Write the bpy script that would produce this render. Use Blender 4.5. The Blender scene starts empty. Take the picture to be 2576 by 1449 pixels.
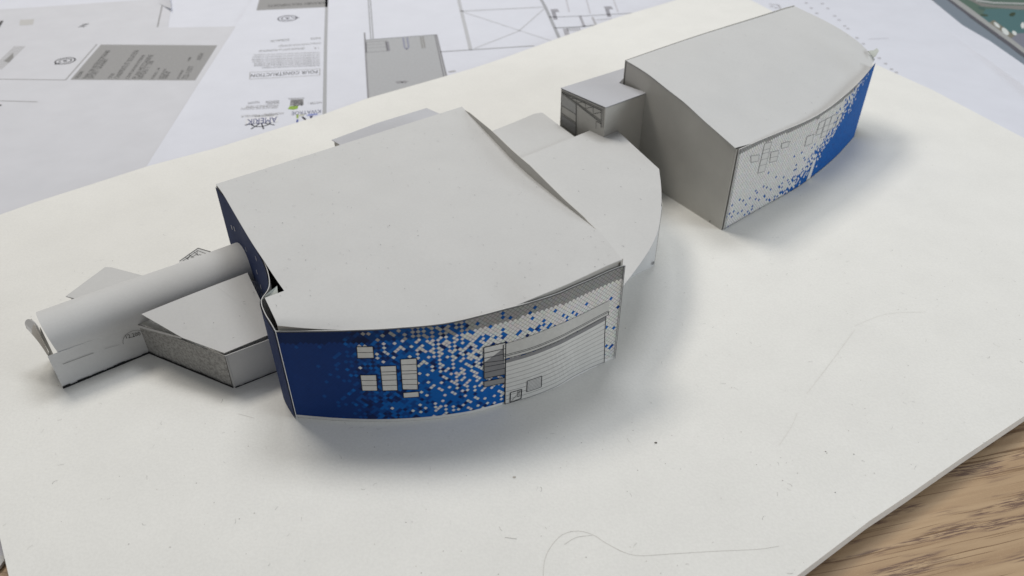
import bpy, bmesh, math, random
import numpy as np
from mathutils import Vector

# ------------------------------------------------------------------ camera, light, exposure
SC = bpy.context.scene
COL = SC.collection
CAM_H, F_PX, CX, CY, PITCH = 0.30, 1935.0, 1288.0, 724.5, math.radians(37.2)
cd = bpy.data.cameras.new('camera'); cam = bpy.data.objects.new('camera', cd); COL.objects.link(cam)
cam.location = (0, 0, CAM_H); cam.rotation_euler = (math.radians(90) - PITCH, 0, 0)
cd.sensor_width = 36; cd.lens = 36 * F_PX / 2576; cd.clip_start = 0.01; cd.clip_end = 50
cd.dof.use_dof = True; cd.dof.focus_distance = 0.42; cd.dof.aperture_fstop = 13.0
SC.camera = cam
w = bpy.data.worlds.new('World'); SC.world = w; w.use_nodes = True
bg = w.node_tree.nodes['Background']; bg.inputs[0].default_value = (0.97, 0.98, 1.0, 1); bg.inputs[1].default_value = 0.205

def area(name, loc, target, size, power, col):
    l = bpy.data.lights.new(name, 'AREA'); l.shape = 'RECTANGLE'; l.size = size[0]; l.size_y = size[1]
    l.energy = power; l.color = col
    o = bpy.data.objects.new(name, l); COL.objects.link(o); o.location = loc
    o.rotation_euler = (Vector(target) - Vector(loc)).to_track_quat('-Z', 'Y').to_euler(); return o
area('ceiling_lamp', (-.85, 1.35, 1.90), (0, .45, 0), (.8, .5), 22, (1.0, .94, .85))
area('ceiling_lamp', (.15, 1.40, 2.05), (0, .45, 0), (.9, .6), 17, (.98, .99, 1.0))
area('window_light', (1.9, -.10, .58), (.05, .45, 0), (1.0, .6), 17, (.89, .95, 1.0))
SC.view_settings.view_transform = 'Standard'; SC.view_settings.look = 'None'
SC.view_settings.gamma = 1; SC.view_settings.exposure = -0.01; SC.view_settings.use_curve_mapping = False

# ------------------------------------------------------------------ surveying helpers
_fw = np.array([0, math.cos(PITCH), -math.sin(PITCH)]); _rt = np.array([1., 0, 0]); _up = np.cross(_rt, _fw)
EYE = np.array([0, 0, CAM_H])
def ray(x, y): return _fw + _rt * (x - CX) / F_PX - _up * (y - CY) / F_PX
def at(x, y, z=0.0):
    d = ray(x, y); return EYE + d * ((z - CAM_H) / d[2])
def atl(pts, z=0.0): return [at(x, y, z) for x, y in pts]

def smooth(pts, n=8):
    P = [np.array(p, float) for p in pts]; out = []
    if len(P) < 3: return P
    for i in range(len(P) - 1):
        p0 = P[max(i - 1, 0)]; p1 = P[i]; p2 = P[i + 1]; p3 = P[min(i + 2, len(P) - 1)]
        for k in range(n):
            t = k / n
            out.append(.5 * ((2 * p1) + (p2 - p0) * t + (2 * p0 - 5 * p1 + 4 * p2 - p3) * t * t + (3 * p1 - p0 - 3 * p2 + p3) * t ** 3))
    out.append(P[-1]); return out

class Wall:
    """upright surface over a plan polyline; s = arc length, z = height; off = distance in front"""
    def __init__(self, pts, side=1):
        self.p = [np.array(q[:2], float) for q in pts]; self.side = side
        self.S = [0.0]
        for a, b in zip(self.p[:-1], self.p[1:]): self.S.append(self.S[-1] + np.linalg.norm(b - a))
        self.L = self.S[-1]
        self.N = []
        for i in range(len(self.p)):
            a = self.p[max(i - 1, 0)]; b = self.p[min(i + 1, len(self.p) - 1)]; d = (b - a) / np.linalg.norm(b - a)
            self.N.append(np.array([d[1], -d[0]]) * side)
    def pt(self, s, z, off=0.0):
        i = 0
        while i < len(self.p) - 2 and s > self.S[i + 1]: i += 1
        t = (s - self.S[i]) / (self.S[i + 1] - self.S[i])
        q = self.p[i] * (1 - t) + self.p[i + 1] * t
        tt = min(max(t, 0), 1); n = self.N[i] * (1 - tt) + self.N[i + 1] * tt
        q = q + n * off
        return np.array([q[0], q[1], z])
    def hit(self, x, y):
        d = ray(x, y)[:2]; best = None
        n = len(self.p) - 1
        for i in range(n):
            a, b = self.p[i], self.p[i + 1]
            M = np.array([d, a - b]).T; D = np.linalg.det(M)
            if abs(D) < 1e-14: continue
            t, s = np.linalg.solve(M, a)
            lo = -9 if i == 0 else 0; hi = 10 if i == n - 1 else 1
            if lo <= s <= hi and t > 0:
                e = 0 if 0 <= s <= 1 else min(abs(s), abs(s - 1))
                if best is None or e < best[0]: best = (e, self.S[i] + s * (self.S[i + 1] - self.S[i]), CAM_H + ray(x, y)[2] * t)
        return best[1], best[2]

# ------------------------------------------------------------------ object helpers
ORIG = {}
def lab(o, label=None, cat=None, group=None, kind=None):
    if label: o['label'] = label
    if cat: o['category'] = cat
    if group: o['group'] = group
    if kind: o['kind'] = kind
    return o
def thing(name, loc, label, cat, group=None):
    o = bpy.data.objects.new(name, None); COL.objects.link(o); o.empty_display_size = .01
    o.location = loc; ORIG[o.name] = np.array(loc, float); return lab(o, label, cat, group)
class MB:
    """collects faces with an optional colour each"""
    def __init__(s): s.v = []; s.f = []; s.c = []
    def face(s, pts, c=None):
        q = [np.array(p, float) for p in pts]; zs_ = [p[2] for p in q]
        if max(zs_) - min(zs_) < .5 * max(np.ptp([p[0] for p in q]), np.ptp([p[1] for p in q])):
            ar = sum(q[i - 1][0] * q[i][1] - q[i][0] * q[i - 1][1] for i in range(len(q)))
            if ar < 0: pts = list(pts)[::-1]
        k = len(s.v); s.v += [tuple(p) for p in pts]; s.f.append(tuple(range(k, k + len(pts)))); s.c.append(c or (.5, .5, .5))
    def grid(s, G, c=None):
        k = len(s.v); n = len(G[0])
        for r in G: s.v += [tuple(p) for p in r]
        for i in range(len(G) - 1):
            for j in range(n - 1):
                s.f.append((k + i * n + j, k + i * n + j + 1, k + (i + 1) * n + j + 1, k + (i + 1) * n + j)); s.c.append(c or (.5, .5, .5))
    def build(s, name, mat, parent=None, thick=0, off=-1, smooth_=False, loc=None):
        me = bpy.data.meshes.new(name)
        o0 = ORIG[parent.name] if parent is not None else np.array(loc if loc is not None else (0, 0, 0), float)
        me.from_pydata([tuple(np.array(v) - o0) for v in s.v], [], s.f)
        if name.startswith('print') or mat.name in ('printed_ink', 'printed_ink_gloss'):
            ca = me.color_attributes.new('Col', 'FLOAT_COLOR', 'CORNER'); i = 0
            arr = []
            for f, c in zip(s.f, s.c): arr += list((*c, 1.0)) * len(f)
            ca.data.foreach_set('color', arr)
        me.materials.append(mat)
        if smooth_: me.polygons.foreach_set('use_smooth', [True] * len(me.polygons))
        me.update()
        o = bpy.data.objects.new(name, me); COL.objects.link(o)
        if parent is not None: o.parent = parent; ORIG[o.name] = o0
        else: o.location = tuple(o0); ORIG[o.name] = o0
        if thick:
            m = o.modifiers.new('thickness', 'SOLIDIFY'); m.thickness = thick; m.offset = off
            if smooth_: e = o.modifiers.new('crisp_edges', 'EDGE_SPLIT'); e.split_angle = math.radians(40)
        return o
def wallgrid(mb, W, s0, s1, z0, z1, off=0.0, c=None, step=.004, nz=1):
    """z0/z1 numbers or functions of s"""
    n = max(1, int(abs(s1 - s0) / step)); f0 = z0 if callable(z0) else (lambda s: z0); f1 = z1 if callable(z1) else (lambda s: z1)
    G = []
    for j in range(nz + 1):
        G.append([W.pt(s0 + (s1 - s0) * i / n, f0(s0 + (s1 - s0) * i / n) * (1 - j / nz) + f1(s0 + (s1 - s0) * i / n) * j / nz, off) for i in range(n + 1)])
    mb.grid(G, c)
def wline(mb, W, a, b, wd=.00035, off=.0003, c=(.03, .03, .035), step=.003):
    """a printed line on a wall between (s,z) points"""
    (s0, z0), (s1, z1) = a, b; L = math.hypot(s1 - s0, z1 - z0)
    if L < 1e-6: return
    nx, nz = -(z1 - z0) / L * wd / 2, (s1 - s0) / L * wd / 2
    n = max(1, int(L / step))
    G = [[W.pt(s0 + (s1 - s0) * i / n + k * nx, z0 + (z1 - z0) * i / n + k * nz, off) for i in range(n + 1)] for k in (-1, 1)]
    mb.grid(G, c)
def wquad(mb, W, q, off, c, n=6):
    """a printed quad on a wall: q = 4 (s,z): bl, br, tr, tl"""
    G = []
    for j in (0, 1):
        a, b = (q[0], q[1]) if j == 0 else (q[3], q[2])
        G.append([W.pt(a[0] + (b[0] - a[0]) * i / n, a[1] + (b[1] - a[1]) * i / n, off) for i in range(n + 1)])
    mb.grid(G, c)
def fline(mb, a, b, wd=.0006, z=0, c=(.3, .3, .32)):
    """a printed line lying flat"""
    a = np.array(a[:2]); b = np.array(b[:2]); d = (b - a) / (np.linalg.norm(b - a) + 1e-9); n = np.array([-d[1], d[0]]) * wd / 2
    mb.face([(*(a - n), z), (*(b - n), z), (*(b + n), z), (*(a + n), z)], c)
def fpoly(mb, pts, wd, z, c):
    for a, b in zip(pts[:-1], pts[1:]): fline(mb, a, b, wd, z, c)
def text(mb, s, fn, size, c, squeeze=1.0):
    """lettering: fn maps local (x, y) metres to a world point; returns the width"""
    cu = bpy.data.curves.new('lettering', 'FONT'); cu.body = s; cu.size = size; cu.resolution_u = 2
    o = bpy.data.objects.new('lettering', cu); COL.objects.link(o)
    dg = bpy.context.evaluated_depsgraph_get(); me = bpy.data.meshes.new_from_object(o.evaluated_get(dg))
    k = len(mb.v); mb.v += [tuple(fn(v.co.x * squeeze, v.co.y)) for v in me.vertices]
    wd = max([v.co.x for v in me.vertices] + [0]) * squeeze
    for p in me.polygons: mb.f.append(tuple(k + i for i in p.vertices)); mb.c.append(c)
    bpy.data.objects.remove(o); bpy.data.curves.remove(cu); bpy.data.meshes.remove(me)
    return wd

# ------------------------------------------------------------------ materials
def nodes(m): m.use_nodes = True; nt = m.node_tree; return nt, nt.nodes['Principled BSDF']
def paper(name, base, rough=.75, mott=.05, bump=.12, scale=900, speck=0.0, spec=.25):
    m = bpy.data.materials.new(name); nt, b = nodes(m); N = nt.nodes; L = nt.links
    tc = N.new('ShaderNodeTexCoord')
    n1 = N.new('ShaderNodeTexNoise'); n1.inputs['Scale'].default_value = 28; n1.inputs['Detail'].default_value = 6; n1.inputs['Roughness'].default_value = .6
    L.new(tc.outputs['Object'], n1.inputs['Vector'])
    r = N.new('ShaderNodeMapRange'); r.inputs[1].default_value = .3; r.inputs[2].default_value = .7; r.inputs[3].default_value = 1 - mott; r.inputs[4].default_value = 1 + mott * .5
    L.new(n1.outputs[0], r.inputs[0])
    mx = N.new('ShaderNodeVectorMath'); mx.operation = 'SCALE'; mx.inputs[0].default_value = base; L.new(r.outputs[0], mx.inputs['Scale'])
    out = mx.outputs[0]
    if speck:
        v = N.new('ShaderNodeTexNoise'); v.inputs['Scale'].default_value = 700; v.inputs['Detail'].default_value = 2; L.new(tc.outputs['Object'], v.inputs['Vector'])
        r2 = N.new('ShaderNodeMapRange'); r2.inputs[1].default_value = .35; r2.inputs[2].default_value = .65; r2.inputs[3].default_value = 1 - speck; r2.inputs[4].default_value = 1 + speck * .3
        L.new(v.outputs[0], r2.inputs[0])
        m2 = N.new('ShaderNodeVectorMath'); m2.operation = 'SCALE'; L.new(out, m2.inputs[0]); L.new(r2.outputs[0], m2.inputs['Scale']); out = m2.outputs[0]
    L.new(out, b.inputs['Base Color'])
    b.inputs['Roughness'].default_value = rough; b.inputs['Specular IOR Level'].default_value = spec
    nb = N.new('ShaderNodeTexNoise'); nb.inputs['Scale'].default_value = scale; nb.inputs['Detail'].default_value = 5; L.new(tc.outputs['Object'], nb.inputs['Vector'])
    n3 = N.new('ShaderNodeTexNoise'); n3.inputs['Scale'].default_value = 22; n3.inputs['Detail'].default_value = 2; L.new(tc.outputs['Object'], n3.inputs['Vector'])
    b1 = N.new('ShaderNodeBump'); b1.inputs['Strength'].default_value = bump; b1.inputs['Distance'].default_value = .0004; L.new(nb.outputs[0], b1.inputs['Height'])
    b2 = N.new('ShaderNodeBump'); b2.inputs['Strength'].default_value = .35; b2.inputs['Distance'].default_value = .0009; L.new(n3.outputs[0], b2.inputs['Height']); L.new(b1.outputs[0], b2.inputs['Normal'])
    L.new(b2.outputs[0], b.inputs['Normal'])
    return m
M_BOARD = paper('foam_board_paper', (.79, .79, .765), .8, .03, .15, 700, speck=.03)
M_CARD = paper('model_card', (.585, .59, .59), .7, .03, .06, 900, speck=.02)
M_FACE = paper('white_print_paper', (.70, .70, .69), .7, .03, .08, 900)
M_CARD_COOL = paper('model_card_cool', (.50, .51, .545), .7, .03, .06, 900, speck=.02)
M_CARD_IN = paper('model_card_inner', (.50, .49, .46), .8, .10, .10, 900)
M_GREY = paper('photocopy_toned_card', (.36, .355, .34), .8, .15, .12, 900, speck=.35)
M_SHEET = paper('drawing_sheet', (.68, .70, .775), .7, .03, .05, 500)
M_SHEET2 = paper('drawing_sheet_old', (.61, .62, .665), .7, .04, .05, 500)
M_EDGE = paper('foam_edge', (.74, .72, .68), .8, .06, .1, 400)
M_TORN = paper('torn_card_core', (.52, .55, .52), .9, .12, .3, 500)
M_LINT = paper('lint_fibre', (.22, .21, .2), .9, .3, 0, 500)
M_BLACK = paper('black_marker', (.02, .02, .022), .6, .4, .1, 500)
def ink(name, rough, spec):
    m = bpy.data.materials.new(name); nt, b = nodes(m); N = nt.nodes; L = nt.links
    a = N.new('ShaderNodeAttribute'); a.attribute_name = 'Col'
    tc = N.new('ShaderNodeTexCoord'); n = N.new('ShaderNodeTexNoise'); n.inputs['Scale'].default_value = 350; n.inputs['Detail'].default_value = 4; L.new(tc.outputs['Object'], n.inputs['Vector'])
    r = N.new('ShaderNodeMapRange'); r.inputs[1].default_value = .3; r.inputs[2].default_value = .7; r.inputs[3].default_value = .95; r.inputs[4].default_value = 1.03; L.new(n.outputs[0], r.inputs[0])
    v = N.new('ShaderNodeVectorMath'); v.operation = 'SCALE'; L.new(a.outputs['Color'], v.inputs[0]); L.new(r.outputs[0], v.inputs['Scale']); L.new(v.outputs[0], b.inputs['Base Color'])
    b.inputs['Roughness'].default_value = rough; b.inputs['Specular IOR Level'].default_value = spec; return m
M_INK = ink('printed_ink', .7, .2)
M_GLOSS = ink('printed_ink_gloss', .42, .4)

def wood():
    m = bpy.data.materials.new('oak_laminate'); nt, b = nodes(m); N = nt.nodes; L = nt.links
    tc = N.new('ShaderNodeTexCoord'); d = at(2576, 1327)[:2] - at(2357, 1374)[:2]; ang = math.atan2(d[1], d[0])
    rot = N.new('ShaderNodeMapping'); rot.inputs['Rotation'].default_value = (0, 0, -ang); L.new(tc.outputs['Object'], rot.inputs[0])
    wn = N.new('ShaderNodeTexNoise'); wn.inputs['Scale'].default_value = 9; wn.inputs['Detail'].default_value = 2; L.new(rot.outputs[0], wn.inputs['Vector'])
    wv = N.new('ShaderNodeVectorMath'); wv.operation = 'MULTIPLY_ADD'; wv.inputs[1].default_value = (0, .007, 0); L.new(wn.outputs['Color'], wv.inputs[0]); L.new(rot.outputs[0], wv.inputs[2])
    def streak(sx, sy, det, rg):
        mp = N.new('ShaderNodeMapping'); mp.inputs['Scale'].default_value = (sx, sy, 1); L.new(wv.outputs[0], mp.inputs[0])
        n = N.new('ShaderNodeTexNoise'); n.inputs['Scale'].default_value = 1; n.inputs['Detail'].default_value = det; n.inputs['Roughness'].default_value = rg; L.new(mp.outputs[0], n.inputs['Vector']); return n.outputs[0]
    a = streak(9, 210, 3, .5); c = streak(70, 1300, 5, .65); e = streak(16, 130, 2, .5); f = streak(900, 2600, 2, .5)
    def rng(x, lo, hi):
        r = N.new('ShaderNodeMapRange'); r.interpolation_type = 'SMOOTHSTEP'; r.inputs[1].default_value = lo; r.inputs[2].default_value = hi; L.new(x, r.inputs[0]); return r.outputs[0]
    def mul(x, y):
        k = N.new('ShaderNodeMath'); k.operation = 'MULTIPLY'; L.new(x, k.inputs[0]); L.new(y, k.inputs[1]); return k.outputs[0]
    def mix(fac, c1, c2):
        k = N.new('ShaderNodeMix'); k.data_type = 'RGBA'
        if fac is not None: L.new(fac, k.inputs[0])
        for i, cc in ((6, c1), (7, c2)):
            if isinstance(cc, tuple): k.inputs[i].default_value = (*cc, 1)
            else: L.new(cc, k.inputs[i])
        return k.outputs[2]
    base = mix(rng(a, .3, .7), (.38, .255, .15), (.49, .35, .215))
    base = mix(rng(f, .55, .8), base, (.50, .36, .22))
    dark = mul(rng(c, .44, .56), rng(e, .50, .60))
    col = mix(dark, base, (.17, .105, .075))
    thin = mul(rng(streak(8, 700, 3, .5), .60, .64), rng(a, .25, .5))
    col = mix(thin, col, (.20, .12, .06))
    L.new(col, b.inputs['Base Color']); b.inputs['Roughness'].default_value = .5
    bp = N.new('ShaderNodeBump'); bp.inputs['Strength'].default_value = .3; bp.inputs['Distance'].default_value = .0003; L.new(f, bp.inputs['Height']); L.new(bp.outputs[0], b.inputs['Normal'])
    return m
M_WOOD = wood()

def rgb(h):
    h = [int(h[i:i + 2], 16) / 255 for i in (0, 2, 4)]; return tuple(x / 12.92 if x <= .04045 else ((x + .055) / 1.055) ** 2.4 for x in h)

# ------------------------------------------------------------------ the table
ZT = -.0104
t = MB(); t.face([(-2.2, -.6, ZT), (2.2, -.6, ZT), (2.2, 3.2, ZT), (-2.2, 3.2, ZT)])
tb = t.build('tabletop', M_WOOD, None, thick=.03); lab(tb, kind='structure')

# ------------------------------------------------------------------ drawing sheets on the table
def sheet(name, px, z, mat, label, cat='paper sheet', curl=None, group='printed sheets under the model'):
    P = atl(px, z); c = sum(P) / len(P); c[2] = z
    th = thing(name, tuple(c), label, cat, group)
    mb = MB(); mb.face(P); o = mb.build('sheet', mat, th, thick=.00015)
    return th
GREY_T = (.32, .32, .325); LN = (.34, .35, .37); DK = (.10, .10, .13)
rnd = random.Random(5)

# left sheet with the toned title block
ZA = -.0090
shA = sheet('drawing_sheet', [(-160, 69), (455, 69), (600, 66), (640, 20), (900, 20), (900, 640), (-160, 640)], ZA, M_SHEET2, 'white plan sheet at upper left with a grey title block lying sideways')
tb_q = atl([(177, 200.4), (491, 202), (546.7, 114), (253.6, 112)], ZA + .0001)   # bl br tr tl
mb = MB(); mb.face(tb_q, GREY_T); blk = mb.build('title_block', M_INK, shA)
mb = MB()
O = tb_q[0]; U = tb_q[1] - tb_q[0]; V = tb_q[3] - tb_q[0]; LU = np.linalg.norm(U); LV = np.linalg.norm(V); u_ = U / LU; v_ = V / LV
def tbtext(s, fu, fv, size, c=(.13, .13, .13)):
    tmp = MB(); wd = text(tmp, s, lambda x, y: (x, y, 0), size, c); k = min(.62, (.93 - fv) * LV * .88 / wd)
    def fn(x, y): p = O + u_ * (fu * LU - y * .62) + v_ * (fv * LV + x * k); p[2] = ZA + .0002; return p
    text(mb, s, fn, size, c)
for s, fu, fv, sz in (('DESSIN', .055, .03, .010), ('PAVILLON INTERDISCIPLINAIRE', .13, .03, .0125), ('SPORT GRANBY', .175, .03, .0125), ('TITRE', .32, .03, .009),
                      ('CHARPENTE ET ISOLATION', .38, .03, .0135), ('COUPE SUR MUR EXTERIEUR', .46, .03, .0085), ('PLAN MEZZANINE', .53, .03, .0135), ('NIVEAU 1 : 100', .57, .03, .0125),
                      ('ECHELLE 1 : 100', .66, .03, .007), ('DATE 2022-10-06', .715, .03, .006), ('DESSINE PAR', .74, .03, .006), ('VERIFIE PAR', .765, .03, .006), ('NO DE PROJET', .865, .03, .006),
                      ('722-11077', .93, .03, .0135), ('DESSIN', .865, .52, .006), ('A0034', .955, .55, .0125)):
    tbtext(s, fu, fv, sz)
mb.build('title_text', M_INK, blk)
def spiral(th, px, rx_px, z, c, rot=0.0, ry=None):
    C = at(*px, z); rx = np.linalg.norm(at(px[0] + rx_px, px[1], z) - C)
    mb = MB()
    pts = [C + np.array([rx * math.cos(a) , rx * math.sin(a), 0]) for a in [i * math.tau / 28 for i in range(29)]]
    fpoly(mb, pts, rx * .16, z, c)
    pts = [C + np.array([rx * .62 * math.cos(a), rx * .62 * math.sin(a), 0]) for a in [rot + .5 + i * .8 * math.tau / 24 for i in range(25)]]
    fpoly(mb, pts, rx * .13, z + .00003, c)
    pts = [C + np.array([rx * .22 * math.cos(a), rx * .22 * math.sin(a), 0]) for a in [i * math.tau / 12 for i in range(13)]]
    mb.face([(*p[:2], z + .00003) for p in pts[:-1]], c)
    d = np.array([math.cos(rot), math.sin(rot), 0])
    fline(mb, C + d * rx * .5, C + d * rx * 1.25, rx * .22, z + .00006, c)
    o = mb.build('round_seal', M_INK, th); return o
spiral(shA, (164, 153), 23, ZA + .0001, (.09, .09, .10), rot=-2.1)
mb = MB(); zl = ZA + .0001
fpoly(mb, atl([(-160, 198), (0, 199), (165, 201), (244, 111)], zl), .0016, zl, (.36, .36, .37))
mb.build('drawn_frame', M_INK, shA); mb = MB()
fpoly(mb, atl([(-160, 251), (0, 253.5), (94, 256)], zl), .0014, zl, (.36, .36, .37))
mb.build('drawn_line', M_INK, shA); mb = MB()
for k in range(5):
    fpoly(mb, atl([(-25 + k * 7, 178 - k), (38 + k * 6, 116)], zl), .0013, zl, (.42, .42, .43))
mb.face(atl([(9, 154), (23, 157), (34, 145), (33, 132)], zl + .00005), (.27, .27, .27))
mb.build('drawn_hatch', M_INK, shA); mb = MB()
fpoly(mb, atl([(-6, 70), (5, 52)], zl), .003, zl, (.1, .1, .1))
mb.build('drawn_mark', M_INK, shA); mb = MB()
fpoly(mb, atl([(-6, 266), (4, 264)], zl), .004, zl, (.12, .12, .12))
mb.build('drawn_mark', M_INK, shA)

# upper left sheet lying under it, with a curled corner
ZB = -.0095
shB = sheet('drawing_sheet', [(-260, 30), (-40, 26), (110, 17), (246, 7), (400, -3), (432, 12), (421, 80), (400, 120), (-260, 120)], ZB, M_SHEET2, 'grey tinted sheet at the far left edge showing the short word NO')
mb = MB(); zl = ZB + .0001
fpoly(mb, atl([(412, -4), (396, 68)], zl), .0016, zl, (.3, .3, .31)); mb.build('drawn_line', M_INK, shB); mb = MB()
mb.face(atl([(50, 50), (86, 48), (83, 62), (49, 64)], zl), (.52, .52, .52))
mb.build('faded_stamp', M_INK, shB)
mb = MB(); c0 = at(190, 70, zl + .0001)
text(mb, 'NO', lambda x, y: c0 + np.array([y + .002, .016 - x * 1.1, 0]), .0115, (.14, .14, .15)); mb.build('title_text', M_INK, shB)
# sheet further behind
sheet('drawing_sheet', [(-300, -150), (760, -150), (640, 110), (-300, 110)], -.0098, M_SHEET, 'plain white sheet furthest back behind the upper left drawings')
# curled corner of that sheet
mb = MB(); G = []
for i in range(7):
    f = i / 6; a = at(396, -14, -.0094) * (1 - f) + at(428, -10, -.0094) * f; b = at(400, 8, -.0094) * (1 - f) + at(433, 30, -.0094) * f
    G.append([np.array([p[0], p[1], -.0092 + .005 * f ** 2 * (1 - k * .2)]) for k, p in enumerate((a, b))])
mb.grid(G); mb.build('curled_corner', M_SHEET2, shB, thick=.00015, smooth_=True)

# big plan sheet
ZC = -.0082
C_px = [(360, 432), (499, 212), (582, 84), (640, -10), (760, -180), (2235, -30), (2395, 103), (2470, 160), (2576, 246), (2700, 345), (2640, 420), (1800, 700), (420, 700)]
P = atl(C_px, ZC); cc = sum(P) / len(P); cc[2] = ZC
shC = thing('plan_sheet', tuple(cc), 'large white floor plan sheet with coloured logos and a grey room, under the board', 'paper sheet', 'printed sheets under the model')
mb = MB(); mb.face(P)
e0 = atl([(2235, -30), (2395, 103), (2470, 160), (2576, 246), (2700, 345)], ZC); lift = [0, .0005, .003, .006, .009]
nrm = np.array([.8, .6, 0]); nx_ = e0[2][:2] - e0[0][:2]; nrm = np.array([nx_[1], -nx_[0], 0]) * -1 / np.linalg.norm(nx_)
G = [[p + nrm * d + np.array([0, 0, l * (d / .01) ** 2 * .6]) for p, l in zip(e0, lift)] for d in (0, .0033, .0066, .01)]
mb.grid(G); mb.build('sheet', M_SHEET, shC, thick=.0006)
zl = ZC + .0001
mb = MB()
mb.face(atl([(645, 26), (824, 17.5), (830, -60), (668, -60)], zl), GREY_T); blk = mb.build('title_block', M_INK, shC)
mb = MB()
def flip(px, z, ang_px=None):
    """frame for lettering read from the far side: starts at px, runs towards px2"""
    a = at(*px[0], z); b = at(*px[1], z); d = (b - a) / np.linalg.norm(b - a); n = np.array([-d[1], d[0], 0])
    return lambda x, y: a + d * x + n * y, np.linalg.norm(b - a)
def ftext(mb, s, p0, p1, size, c, z=None):
    fn, L = flip((p0, p1), z or zl + .0001)
    tmp = MB(); wd = text(tmp, s, fn, size, c); text(mb, s, fn, size, c, squeeze=L / max(wd, 1e-4))
ftext(mb, 'GRANBY MULTISPORTS', (818, 4), (674, 12), .013, (.09, .09, .09))
ftext(mb, 'PAVILLON', (815, -14), (730, -10), .013, (.09, .09, .09)); mb.build('title_text', M_INK, blk)
spiral(shC, (723, 46), 23, zl, (.15, .15, .18), rot=.2)
mb = MB()
for (x0, y0, x1, y1, sz, s, g) in ((807, 93, 781, 95, .0095, 'NO', .3), (728, 97, 680, 101, .0095, 'SCEAUX', .3), (808, 106, 700, 114, .0075, 'CONSULTANTS POUR CE PROJET', .36),
                                (767, 119, 652, 126, .0085, 'LES PLANS SONT LA PROPRIETE DE', .34), (804, 118, 790, 119, .0085, '1 A', .34)):
    ftext(mb, s, (x0, y0), (x1, y1), sz, (g, g, g))
for (y, x0, x1, g) in ((131, 640, 806, .48), (137, 636, 806, .42), (143, 634, 806, .38), (148, 636, 806, .45), (153, 640, 806, .36), (158, 640, 806, .34), (163, 660, 806, .36)):
    ftext(mb, 'TOUTE REPRODUCTION SANS AUTORISATION EST INTERDITE', (x1, y - 1), (x0, y + 5), .0062, (g, g, g + .01))
ftext(mb, 'POUR CONSTRUCTION', (800, 176), (632, 186.5), .0125, (.1, .1, .11))
fpoly(mb, atl([(629, 182), (805, 173), (804, 189), (628, 199), (629, 182)], zl), .0009, zl, (.4, .4, .41))
fpoly(mb, atl([(822, -60), (821.6, 17), (819, 110), (816, 305)], zl), .0036, zl, (.40, .41, .43))
mb.build('printed_notes', M_INK, shC)
# logos
NAVY = (.05, .06, .20)
lg = MB(); C = at(657, 308, zl); R = np.linalg.norm(at(681, 308, zl) - C)
fpoly(lg, [C + R * np.array([math.cos(a), math.sin(a), 0]) for a in [i * math.tau / 32 for i in range(33)]], R * .17, zl, (.03, .03, .035))
for k in range(8):
    a = k * math.tau / 8 + .4; d = np.array([math.cos(a), math.sin(a), 0]); fline(lg, C, C + d * R * 1.5, R * .13, zl + .00003, (.03, .03, .035))
    c2 = C + d * R * 1.45; n = np.array([-d[1], d[0], 0]); lg.face([(*(c2 - n * R * .13)[:2], zl + .00006), (*(c2 + d * R * .3)[:2], zl + .00006), (*(c2 + n * R * .13)[:2], zl + .00006)], (.03, .03, .035))
lg.face(atl([(618, 312), (700, 307), (699, 290), (618, 296)], zl + .0001), (.70, .71, .75))
ftext(lg, 'AMERIK', (697, 293), (622, 300), .0175, NAVY, zl + .0002)
ftext(lg, 'PORTES ET FENETRES', (690, 287), (640, 290), .006, (.35, .35, .35), zl + .0002)
lg.build('printed_wheel_logo', M_INK, shC)
lg = MB(); ftext(lg, 'KWATROE', (808, 275), (734, 281), .0115, (.16, .17, .26))
lg.face(atl([(770, 292), (798, 289), (799, 285), (776, 287)], zl), (.26, .30, .58)); lg.face(atl([(788, 291), (784, 297), (780, 297), (779, 292)], zl + .00005), (.05, .05, .12))
lg.face(atl([(745, 288), (751, 287), (751, 297), (746, 298)], zl), (.30, .40, .12)); lg.face(atl([(752, 288), (766, 286), (765, 291), (752, 293)], zl), (.55, .56, .50))
lg.face(atl([(758, 294), (763, 293), (772, 301), (767, 303)], zl), (.03, .03, .04)); lg.face(atl([(746, 301), (751, 300), (750, 307), (745, 308)], zl), (.04, .07, .30))
lg.build('printed_blue_logo', M_INK, shC)
lg = MB(); lg.face(atl([(729, 266), (764, 264), (763, 249), (731, 251)], zl), (.30, .30, .31)); ftext(lg, 'BGE', (762, 256), (738, 258), .013, (.04, .04, .05))
ftext(lg, 'EXPERT', (760, 251), (733, 252), .007, (.08, .08, .09)); ftext(lg, 'CONSEIL', (766, 245), (724, 247), .005, (.25, .25, .26))
lg.face(atl([(724, 274), (729, 267), (750, 266), (749, 273), (738, 276)], zl + .00005), (.27, .42, .08)); lg.build('printed_green_logo', M_INK, shC)
lg = MB()
for (x0, y0, x1, y1, s, g) in ((810, 255, 775, 258, 'NOTES :', .3), (704, 252, 669, 254, 'TELEPHONE', .28), (702, 256, 672, 259, 'SANS FRAIS', .35), (654, 254, 624, 257, 'TELECOPIE', .3), (702, 262, 620, 266, 'WWW.PLANS ET DEVIS', .4),
                            (700, 267, 608, 271, 'SERVICE DE DESSIN', .42), (715, 282, 665, 285, 'ARCHITECTE', .5), (655, 287, 607, 290, 'INGENIEUR', .5), (700, 285, 660, 288, 'QUEBEC', .48)):
    ftext(lg, s, (x0, y0), (x1, y1), .0068, (g, g, g + .01))
lg.build('printed_notes', M_INK, shC)
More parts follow.
